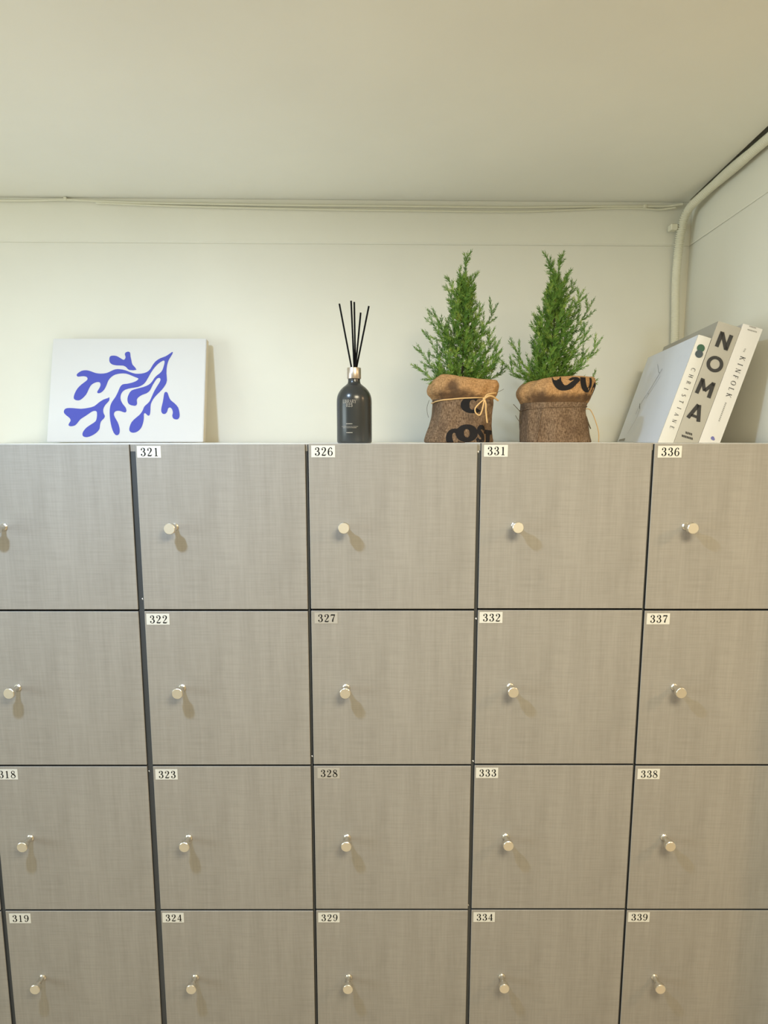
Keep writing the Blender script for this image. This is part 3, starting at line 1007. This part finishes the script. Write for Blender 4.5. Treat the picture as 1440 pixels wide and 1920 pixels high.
z1, z2 = S1['zof'](757), S1['zof'](748)
ring_tube(S1, 'twine', lambda th: z1 + (z2 - z1) * (0.5 + 0.5 * math.cos(th)) ** 0.6, 0.0014, M['twine'], 0.0016)
FW = -0.074
px_tube(S1, 'twine_bow', [(908, 749, FW), (898, 757, FW - .004), (891, 766, FW - .005), (892, 774, FW - .004), (899, 778.5, FW - .003), (903, 772, FW - .004), (906, 760, FW - .003), (908.5, 748, FW), (912, 741, FW + .003), (921, 738, FW + .006), (930, 737, FW + .02)], 0.0015, M['twine'], 'pale twine loop')
px_tube(S1, 'twine_bow', [(908, 748, FW), (911, 758, FW - .003), (911, 770, FW - .002), (912, 780, FW), (913.5, 793, FW + .003)], 0.0017, M['twine'], 'hanging twine end')
px_tube(S1, 'twine_bow', [(908, 748, FW), (915, 743, FW - .002), (923, 743, FW + .004), (930, 748, FW + .014), (934, 751, FW + .02)], 0.0019, M['twine'], 'short twine end')
bm = bmesh.new()
bmesh.ops.create_uvsphere(bm, u_segments=12, v_segments=8, radius=0.0030)
bmesh.ops.translate(bm, vec=at(907.5, 748, SY + FW) - Vector(S1['root'].location), verts=bm.verts[:])
obj('twine_knot', bm, M['twine'], S1['root'], True)
px_tube(S1, 'loose_thread', [(805, 750, -.01), (801, 762, -.012), (801, 773, -.012), (803.5, 783, -.01)], 0.0004, M['twine_dark'])
px_tube(S1, 'loose_thread', [(930, 737, FW + .02), (938, 733, FW + .02), (944.5, 729.5, FW + .02)], 0.0004, M['twine_dark'])
za, zb2 = S2['zof'](771), S2['zof'](764.5)
ring_tube(S2, 'twine', lambda th: za + (zb2 - za) * (0.5 + 0.5 * math.cos(th)) ** 0.6, 0.0011, M['burlap'], 0.0010)
px_tube(S2, 'loose_twine', [(1095, 769, -.01), (1101, 766.5, -.012), (1107, 769, -.012), (1113, 780, -.012), (1119, 797, -.012), (1122.5, 812, -.012), (1122.5, 830, -.012)], 0.0010, M['twine'])
px_tube(S2, 'loose_twine', [(1094, 777, -.01), (1099, 781, -.012), (1103, 793, -.012), (1107.5, 804, -.012)], 0.0012, M['twine_dark'])
px_tube(S2, 'loose_thread', [(978, 776, -.01), (971, 767, -.012), (962.5, 758, -.012)], 0.0007, M['twine_dark'])
px_tube(S2, 'loose_thread', [(978, 795, -.01), (972, 788, -.012), (966.5, 779, -.012)], 0.0006, M['twine_dark'])
px_tube(S2, 'loose_thread', [(1102, 751, -.01), (1105, 745, -.012), (1107.5, 740, -.012)], 0.0012, M['burlap_light'])
# stitched seam on the second sack
pts = []
for i in range(25):
    f = i / 24
    pts.append((1002 - 7 * f + 1.0 * (i % 2), 770 + 58 * f))
P = [S2['on'](S2['body'], (x - S2['cx']) * S2['k'], S2['zof'](y), 0.0004) for x, y in pts]
bm = bmesh.new()
tube(bm, P, 0.0011, 6)
obj('seam', bm, M['burlap'], S2['root'], True)


# ------------------------------------------------------------------ foliage
def needle(bm, p, d, side, ln, w):
    up = d.cross(side).normalized()
    m_ = p + d * ln * 0.42
    a = bm.verts.new(p)
    b = bm.verts.new(m_ + side * w)
    c = bm.verts.new(m_ - side * w * 0.5 + up * w * 0.85)
    e = bm.verts.new(m_ - side * w * 0.5 - up * w * 0.85)
    t_ = bm.verts.new(p + d * ln)
    for f in ((a, c, b), (a, e, c), (a, b, e), (t_, b, c), (t_, c, e), (t_, e, b)):
        bm.faces.new(f)


def sprig(bm, pts, rnd, nl, step, start=0.0):
    """stem with needles all round"""
    pts = [Vector(p) for p in pts]
    n = len(pts)
    tube(bm, pts, lambda i: 0.0010 * (1 - 0.75 * i / n), 5)
    L_ = 0
    seglen = [(pts[i + 1] - pts[i]).length for i in range(n - 1)]
    tot = sum(seglen)
    s = tot * start
    k = 0
    while s < tot:
        acc = 0
        for i in range(n - 1):
            if acc + seglen[i] >= s:
                break
            acc += seglen[i]
        g = (s - acc) / max(seglen[i], 1e-6)
        p = pts[i].lerp(pts[i + 1], g)
        tdir = (pts[i + 1] - pts[i]).normalized()
        ref = Vector((0, -1, 0)) if abs(tdir.y) < 0.9 else Vector((1, 0, 0))
        u = tdir.cross(ref).normalized()
        v = tdir.cross(u)
        az = k * 2.4 + rnd.uniform(-.5, .5)
        for q in range(2):
            az2 = az + q * math.pi
            rad = u * math.cos(az2) + v * math.sin(az2)
            ang = math.radians(rnd.uniform(28, 44))
            d = (tdir * math.cos(ang) + rad * math.sin(ang)).normalized()
            fall = 1.0 - 0.45 * (s / tot) ** 3
            needle(bm, p, d, tdir.cross(rad).normalized(), nl * rnd.uniform(.75, 1.15) * fall, 0.00092)
        s += step
        k += 1
    needle(bm, pts[-1], (pts[-1] - pts[-2]).normalized(), Vector((1, 0, 0)), nl * 0.8, 0.0006)


def branch(S, base, tip, rnd, twigs=5, sag=0.0):
    """curved branch with side twigs; base and tip in the plant's own space"""
    base, tip = Vector(base), Vector(tip)
    ln = (tip - base).length
    out = tip - base
    hor = Vector((out.x, out.y, 0))
    ctrl = base + out * 0.5 - Vector((0, 0, 1)) * ln * 0.10 + hor * 0.08
    main = catmull([tuple(base), tuple(ctrl), tuple(tip)], 6)
    bm = bmesh.new()
    sprig(bm, main, rnd, 0.0105, 0.0026, 0.06)
    mp = [Vector(p) for p in main]
    for j in range(twigs):
        f = 0.18 + 0.62 * j / max(twigs - 1, 1) + rnd.uniform(-.04, .04)
        i = min(int(f * (len(mp) - 1)), len(mp) - 2)
        p = mp[i].lerp(mp[i + 1], f * (len(mp) - 1) - i)
        td = (mp[i + 1] - mp[i]).normalized()
        ref = Vector((0, -1, 0)) if abs(td.y) < 0.85 else Vector((1, 0, 0))
        sd = td.cross(ref).normalized() * (1 if j % 2 else -1)
        sd = (sd + Vector((0, 1, 0)) * rnd.uniform(-.7, .7)).normalized()
        a = math.radians(rnd.uniform(28, 45))
        d = (td * math.cos(a) + sd * math.sin(a) + Vector((0, 0, .18))).normalized()
        tl = ln * rnd.uniform(.24, .38) * (1.05 - 0.5 * f)
        tl = max(0.012, min(tl, 0.042))
        q = p + d * tl * .5 + Vector((0, 0, .04 * tl))
        sprig(bm, [p, q, p + d * tl + Vector((0, 0, .16 * tl))], rnd, 0.0092, 0.0028, 0.10)
    return obj('branch', bm, M['needle'], S['root'])


def tree(S, trunk, tips, prof, nfill, seed):
    """trunk: two (px, py); tips: pixel tips seen in outline; prof: (py, half width px) of the crown"""
    rnd = random.Random(seed)
    root, k = S['root'], S['k']
    Y = S['Y']
    (x0, y0), (x1, y1) = trunk
    rl = Vector(root.location)
    def tx(py): return x0 + (x1 - x0) * (py - y0) / (y1 - y0)
    def w(px, py, dy): return at(px, py, Y + dy) - rl
    bm = bmesh.new()
    tube(bm, [w(x0, y0 + 14, 0), w(tx(650), 650, 0), w(tx(580), 580, 0), w(x1, y1 + 6, 0)], lambda i: 0.0026 - 0.0006 * i, 8)
    obj('trunk', bm, M['bark'], root, True)
    bm = bmesh.new()
    sprig(bm, [w(tx(600), 600, 0), w(tx(560), 560, -.001), w(tx(520), 520, 0), w(x1, y1, 0)], rnd, 0.011, 0.0022)
    obj('branch', bm, M['needle'], root)
    for (px, py) in tips:
        dx = px - tx(min(py, y0))
        by = min(py + 0.85 * abs(dx) + 22, y0 + 6)
        bx = tx(by) + (dx * 0.12 if by > y0 else 0)
        d = rnd.uniform(-.35, .35) * abs(dx) * k
        branch(S, w(bx, by, 0), w(px, py, d), rnd, 5 if abs(dx) > 25 else 4)
    def half(py):
        for (a, ha), (b, hb) in zip(prof, prof[1:]):
            if a >= py >= b:
                return ha + (hb - ha) * (a - py) / (a - b)
        return 4
    for i in range(nfill):
        f = (i + rnd.random()) / nfill
        py = y0 - 2 - (y0 - y1 - 24) * f ** 1.15
        az = i * 2.39996 + rnd.uniform(-.3, .3)
        R = half(py) * rnd.uniform(.55, .92)
        ox, oy = math.cos(az) * R, math.sin(az) * R
        by = min(py + 0.7 * R + 20, y0 + 8)
        branch(S, w(tx(by), by, 0), w(tx(py) + ox, py, oy * k * 0.85), rnd, 4)


tree(S1, ((866, 712), (873, 492)),
     [(877, 476), (840, 520), (861, 506), (892, 513), (837, 536), (811, 579), (804, 589), (799, 622), (783, 647), (779, 685), (932, 571), (906, 572), (894, 571),
      (927, 616), (926, 634), (938, 637), (940, 655), (932, 673), (951, 686), (885, 543), (886, 562), (811, 680), (820, 600), (842, 560), (912, 608), (846, 590), (808, 716), (865, 520), (870, 540)],
     [(716, 66), (690, 72), (650, 62), (620, 50), (590, 38), (560, 27), (520, 16), (480, 3)], 84, 5)
tree(S2, ((1029, 710), (1049, 494)),
     [(1023, 475), (1053, 479), (1068, 507), (1033, 495), (1027, 532), (1079, 528), (1095, 543), (1114, 560), (1022, 549), (1011, 577), (1003, 590), (997, 605), (1086, 568), (1100, 606),
      (1108, 612), (1128, 634), (958, 636), (938, 674), (961, 676), (1102, 655), (1090, 681), (972, 703), (1074, 702), (1004, 662), (1045, 520), (1060, 560), (1120, 712), (1000, 640)],
     [(714, 52), (690, 56), (650, 56), (620, 52), (590, 42), (560, 30), (520, 18), (480, 3)], 86, 9)

# ------------------------------------------------------------------ leaning books
BD = Vector((0.149, 0.989, 0)).normalized()         # from spine to fore-edge
BS = Vector((0.989, -0.149, 0)).normalized()        # along the spine's width, left to right
YS = 1.20
def book(name, label, tl, tr, blx, brx, depth, cover, spine_mat, side_mats, board=0.0028):
    """corners of the spine as pixels; the foot is cut level on the shelf"""
    # spine plane through the left book's foot
    p0 = at(1233.8, 829, YS)
    nrm = BD
    def hit(px, py):
        u = at(px, py, 1.0) - Vector((0, 0, CAMZ))
        s = (p0 - Vector((0, 0, CAMZ))).dot(nrm) / u.dot(nrm)
        return Vector((0, 0, CAMZ)) + u * s
    TL, TR = hit(*tl), hit(*tr)
    BL, BR = hit(blx, 829), hit(brx, 829)
    # carry the long edges down to the shelf
    def down(T, B):
        d = B - T
        return T + d * ((T.z - TOP - 0.0004) / -d.z)
    BL, BR = down(TL, BL), down(TR, BR)
    root = thing(name, (BL.x, BL.y, TOP + 0.0004), label, 'book', 'books leaning in the corner')
    O = Vector(root.location)
    def sp(a, b, d=0.0, dd=0.0):
        """a 0..1 across the spine, b 0..1 up it, d depth along BD"""
        lo = BL.lerp(BR, a)
        hi = TL.lerp(TR, a)
        return lo.lerp(hi, b) + BD * d - O
    wtop = (TR - TL).length
    bt = board / wtop
    def slab(bm, a0, a1, b0, b1, d0, d1, mi=0):
        vs = [bm.verts.new(sp(a, b, d)) for a in (a0, a1) for b in (b0, b1) for d in (d0, d1)]
        for f in ((0, 1, 3, 2), (4, 6, 7, 5), (0, 4, 5, 1), (2, 3, 7, 6), (0, 2, 6, 4), (1, 5, 7, 3)):
            bm.faces.new([vs[i] for i in f]).material_index = mi
    bm = bmesh.new(); slab(bm, 0, bt, 0, 1, 0.003, depth); bmesh.ops.recalc_face_normals(bm, faces=bm.faces[:])
    o = obj('front_cover', bm, side_mats[0], root)
    bm = bmesh.new(); slab(bm, 1 - bt, 1, 0, 1, 0.003, depth); bmesh.ops.recalc_face_normals(bm, faces=bm.faces[:])
    obj('back_cover', bm, side_mats[1], root)
    # spine, very slightly rounded
    bm = bmesh.new()
    K = 8
    fr = [[bm.verts.new(sp(i / K, b, -0.0012 * math.sin(math.pi * i / K))) for i in range(K + 1)] for b in (0, 1)]
    bk = [[bm.verts.new(sp(i / K, b, 0.0031)) for i in range(K + 1)] for b in (0, 1)]
    for i in range(K):
        bm.faces.new((fr[0][i], fr[0][i + 1], fr[1][i + 1], fr[1][i]))
        bm.faces.new((bk[0][i + 1], bk[0][i], bk[1][i], bk[1][i + 1]))
        bm.faces.new((fr[1][i], fr[1][i + 1], bk[1][i + 1], bk[1][i]))
        bm.faces.new((fr[0][i + 1], fr[0][i], bk[0][i], bk[0][i + 1]))
    bm.faces.new((fr[0][0], fr[1][0], bk[1][0], bk[0][0]))
    bm.faces.new((fr[0][K], bk[0][K], bk[1][K], fr[1][K]))
    bmesh.ops.recalc_face_normals(bm, faces=bm.faces[:])
    obj('spine', bm, spine_mat, root)
    bm = bmesh.new(); slab(bm, bt * 1.05, 1 - bt * 1.05, 0.004, 0.985, 0.0032, depth - 0.004); bmesh.ops.recalc_face_normals(bm, faces=bm.faces[:])
    obj('page_block', bm, M['pages'], root)
    inv = {}
    def spix(px, py, lift_=0.0017):
        return hit(px, py) - O - BD * lift_
    return root, sp, spix, wtop, ((TL + TR) / 2 - (BL + BR) / 2).length


def spine_text(root, spix, font, s, a, b, hpx, wt, mat, lab_, upright=False, sp_=None, thin_k=1.0):
    """a, b: pixel centres of the first and last letter; letters are turned to run down the spine"""
    bm = bmesh.new()
    f = thin(font, thin_k) if thin_k != 1.0 else font
    n = len(s)
    dx, dy = (b[0] - a[0]), (b[1] - a[1])
    l = math.hypot(dx, dy)
    tx, ty = dx / l, dy / l              # down the spine, in pixels
    nx, ny = -ty, tx                     # left of travel
    for i, ch in enumerate(s):
        g = i / max(n - 1, 1) if sp_ is None else sp_[i]
        cx, cy = a[0] + dx * g, a[1] + dy * g
        adv = f[ch][2]
        def fn(u, v):
            lx = (u - adv / 2) * hpx * wt
            ly = (v - 0.5) * hpx
            if upright:
                X = cx - nx * lx - tx * ly
                Y_ = cy - ny * lx - ty * ly
            else:
                X = cx + tx * lx - nx * ly
                Y_ = cy + ty * lx - ny * ly
            return spix(X, Y_)
        glyph(bm, f, ch, fn, 0)
    bmesh.ops.recalc_face_normals(bm, faces=bm.faces[:])
    o = obj('spine_title', bm, mat, root)
    o['label'] = lab_


# leftmost: white cover, cream spine with two dots
r1, sp1, spx1, w1, l1 = book('book', 'white book with two overlapping dark dots on its spine, leftmost of the leaning three',
    (1309.8, 627.5), (1333.8, 634.6), 1233.8, 1263.0, 0.335, None, M['book_cream'], (M['book_white'], M['book_white']))
spine_text(r1, spx1, SERIF, 'CHRISTIANE', (1299.3, 693.5), (1259.5, 801.5), 7.8, 0.95, M['charcoal'], 'small dark capitals running down the spine', thin_k=1.35)
for (x, y, mt, lf) in ((1313.5, 653.0, 'green_dot', .0017), (1310.2, 663.8, 'slate_dot', .0020)):
    bm = bmesh.new()
    dot(bm, x, y, 7.4, lambda a, b: spx1(a, b, lf), 0, 24)
    bmesh.ops.recalc_face_normals(bm, faces=bm.faces[:])
    o = obj('printed_dot', bm, M[mt], r1)
    o['label'] = 'dark round dot printed on the spine'
# fine line drawing on its cover: (depth 0..1 from spine, height 0..1)
bm = bmesh.new()
def cov(d, b): return sp1(0, b, 0.335 * d) - BS * 0.0004
for st in ([(.52,.74,.004),(.56,.76,.004),(.60,.80,.004),(.66,.86,.003)], [(.54,.70,.005),(.60,.60,.004),(.68,.50,.004),(.74,.40,.005),(.75,.32,.004)],
           [(.50,.78,.004),(.53,.72,.006),(.55,.68,.004)], [(.75,.44,.009),(.72,.40,.012),(.69,.37,.006)], [(.70,.36,.004),(.69,.28,.003),(.74,.18,.003),(.78,.10,.002)],
           [(.62,.54,.010),(.625,.53,.010)], [(.48,.70,.003),(.56,.58,.003),(.64,.48,.003)]):
    ribbon(bm, st, lambda a, b: cov(a, b), 0, 5)
bmesh.ops.recalc_face_normals(bm, faces=bm.faces[:])
o = obj('line_drawing', bm, M['line_print'], r1)
o['label'] = 'fine grey line drawing on the white cover'
bm = bmesh.new()
vs = [bm.verts.new(cov(d, b)) for d, b in ((.80, .012), (.97, .006), (.96, .030), (.80, .045))]
bm.faces.new(vs)
bmesh.ops.recalc_face_normals(bm, faces=bm.faces[:])
obj('cover_mark', bm, M['grey_print'], r1)

# middle: stone grey with big stacked capitals
r2, sp2, spx2, w2, l2 = book('book', 'thick stone-grey book with four big black capitals stacked on its spine',
    (1347.0, 602.0), (1389.6, 615.4), 1263.6, 1309.4, 0.33, None, M['book_stone'], (M['book_stone'], M['book_stone']))
spine_text(r2, spx2, BOLD, 'NOMA', (1357.0, 639.5), (1304.5, 773.0), 30, 1.12, M['charcoal'], 'four bold black capitals', upright=True, sp_=[0, .325, .660, 1.0])
bm = bmesh.new()
for (x, y, w, seg) in ((1291.5, 813.0, 13, 4), (1288.5, 820.0, 21, 7)):
    for k_ in range(seg):
        a = -w / 2 + w * k_ / seg
        b = a + w / seg * 0.72
        vs = [bm.verts.new(spx2(x + q, y + q * 0.30 + h)) for q, h in ((a, 2.0), (b, 2.0), (b, -2.2), (a, -2.2))]
        bm.faces.new(vs)
bmesh.ops.recalc_face_normals(bm, faces=bm.faces[:])
o = obj('spine_author', bm, M['charcoal'], r2)
o['label'] = 'small dark illegible author lines'

# rightmost: ivory
r3, sp3, spx3, w3, l3 = book('book', 'ivory book with slim serif capitals on its spine, rightmost and nearest the side wall',
    (1393.4, 606.7), (1430.0, 617.5), 1310.2, 1350.5, 0.30, None, M['book_ivory'], (M['book_ivory'], M['book_ivory']))
spine_text(r3, spx3, SERIF, 'KINFOLK', (1391.5, 672.5), (1366.0, 741.5), 9.6, 1.0, M['charcoal'], 'slim dark serif capitals running down the spine', thin_k=1.3)
bm = bmesh.new()
for k_ in range(11):
    g0 = k_ / 11
    x, y = 1360.5 - 13.5 * g0, 755 + 36 * g0
    dx, dy = -13.5 / 11 * .65, 36 / 11 * .65
    vs = [bm.verts.new(spx3(X, Y_)) for X, Y_ in ((x - 1.2, y - .5), (x + 1.2, y + .4), (x + 1.2 + dx, y + .4 + dy), (x - 1.2 + dx, y - .5 + dy))]
    bm.faces.new(vs)
for (x, y, w, seg) in ((1411, 613.8, 13, 5), (1410, 620.5, 18, 7)):
    for k_ in range(seg):
        a = -w / 2 + w * k_ / seg
        b = a + w / seg * 0.7
        vs = [bm.verts.new(spx3(x + q, y + q * 0.28 + h)) for q, h in ((a, 1.2), (b, 1.2), (b, -1.2), (a, -1.2))]
        bm.faces.new(vs)
for g0 in range(3):
    vs = [bm.verts.new(spx3(1396.5 - g0 * 1.2 + q, 654.5 + g0 * 2.4 + h)) for q, h in ((-1.5, .7), (1.5, 1.2), (1.5, -.2), (-1.5, -.7))]
    bm.faces.new(vs)
bmesh.ops.recalc_face_normals(bm, faces=bm.faces[:])
o = obj('spine_small_print', bm, M['grey_print'], r3)
o['label'] = 'tiny grey illegible print'
bm = bmesh.new()
dot(bm, 1335.5, 821.5, 3.6, lambda a, b: spx3(a, b), 0, 7)
dot(bm, 1337.5, 823.5, 2.6, lambda a, b: spx3(a, b, .0018), 0, 5)
bmesh.ops.recalc_face_normals(bm, faces=bm.faces[:])
obj('spine_emblem', bm, M['violet_print'], r3)['label'] = 'small violet emblem'

# ------------------------------------------------------------------ conduit and cables
def dense(pts, step):
    pts = [Vector(p) for p in catmull([tuple(p) for p in pts], 24)]
    out = [pts[0]]
    acc = 0.0
    for a, b in zip(pts, pts[1:]):
        d = (b - a).length
        while acc + d >= step:
            g = (step - acc) / d
            a = a.lerp(b, g)
            out.append(a)
            d = (b - a).length
            acc = 0.0
        acc += d
    return out


CR = 0.0100
CZ = CEIL - CR - 0.005
path = [(wall_x(0.935) - 0.021, 0.935, CZ), (wall_x(1.10) - 0.021, 1.10, CZ + .001), (wall_x(1.30) - 0.021, 1.30, CZ), (wall_x(1.44) - 0.021, 1.44, CZ - .002),
        tuple(at(1304, 378, 1.515)), tuple(at(1291, 393, 1.548)), tuple(at(1282, 413, 1.562)), tuple(at(1276, 440, 1.568)), tuple(at(1271.5, 475, 1.574)),
        tuple(at(1267, 530, 1.580)), tuple(at(1266, 600, 1.580)), tuple(at(1264, 680, 1.580)), tuple(at(1263, 760, 1.580)), tuple(at(1263, 826, 1.580))]
step = 0.0011
pts = dense(path, step)
tot = len(pts)
def crad(i):
    s = i / tot
    amp = 0.0004
    for c_, w_ in ((0.36, .06), (0.56, .055), (0.88, .09)):
        amp += 0.0017 * max(0, 1 - ((s - c_) / w_) ** 2)
    return CR + amp * math.sin(2 * math.pi * i * step / 0.0052)
t = thing('flexible_conduit', tuple(path[-1]), 'ribbed cream conduit running along the ceiling and down the corner', 'conduit')
bm = bmesh.new()
O = Vector(t.location)
tube(bm, [p - O for p in pts], crad, 14)
obj('ribbed_tube', bm, M['cable'], t, True)
# saddle clamp
cp = at(1276, 426, 1.566)
bm = bmesh.new()
box(bm, cp.x - O.x - 0.026, cp.x - O.x - 0.008, -0.004 + cp.y - O.y, 0.016 + cp.y - O.y, cp.z - O.z - 0.007, cp.z - O.z + 0.008, bev=0.002)
obj('saddle_clamp', bm, M['cable'], t)
bm = bmesh.new()
cp2 = Vector((wall_x(1.16) - 0.021, 1.17, CZ))
box(bm, cp2.x - O.x - 0.004, cp2.x - O.x + 0.008, cp2.y - O.y - 0.006, cp2.y - O.y + 0.006, cp2.z - O.z + 0.006, CEIL - O.z - 0.0006, bev=0.001)
obj('saddle_clamp', bm, M['cable'], t)

def cable(name, label, pix, r, clips=()):
    P = [at(x, y, wall_y((x - 720) / 690.0) - 0.0075 - r - e) for x, y, e in pix]
    P = [Vector((p.x, p.y, min(p.z, CEIL - r - 0.0008))) for p in P]
    t = thing(name, tuple(P[0]), label, 'cable', 'thin painted cables under the ceiling')
    O = Vector(t.location)
    bm = bmesh.new()
    tube(bm, catmull([tuple(p - O) for p in P], 8), r, 8)
    obj('cable_sheath', bm, M['cable'], t, True)
    for (x, y) in clips:
        p = at(x, y, wall_y((x - 720) / 690.0) - 0.012) - O
        bm = bmesh.new()
        box(bm, p.x - .004, p.x + .004, p.y - .004, p.y + .003, p.z - .0045, p.z + .0045, bev=0.0012)
        obj('cable_clip', bm, M['cable'], t)
    return t


cable('wall_cable', 'upper thin cream cable running along the back wall below the ceiling',
      [(-60, 375, 0), (0, 376, 0), (60, 376, 0), (122, 374.5, .002), (180, 377, 0), (260, 380, 0), (360, 382, 0), (480, 384, 0), (600, 385.5, 0), (720, 386.5, 0), (840, 388, 0), (960, 389, 0), (1070, 388, 0), (1150, 387, 0), (1207, 387, .001), (1250, 386.5, .004), (1282, 382, .018)], 0.0030,
      [(123, 373), (1209, 387)])
cable('wall_cable', 'lower thin cream cable sagging slightly along the back wall',
      [(180, 380.5, 0), (260, 384, 0), (340, 387, 0), (440, 389.5, 0), (560, 392, 0), (680, 394, 0), (800, 395.5, 0), (920, 397, 0), (1000, 396.5, 0), (1090, 393, 0), (1150, 390.8, 0), (1205, 391.0, .001), (1235, 393, .002), (1268, 389, .010)], 0.0026)
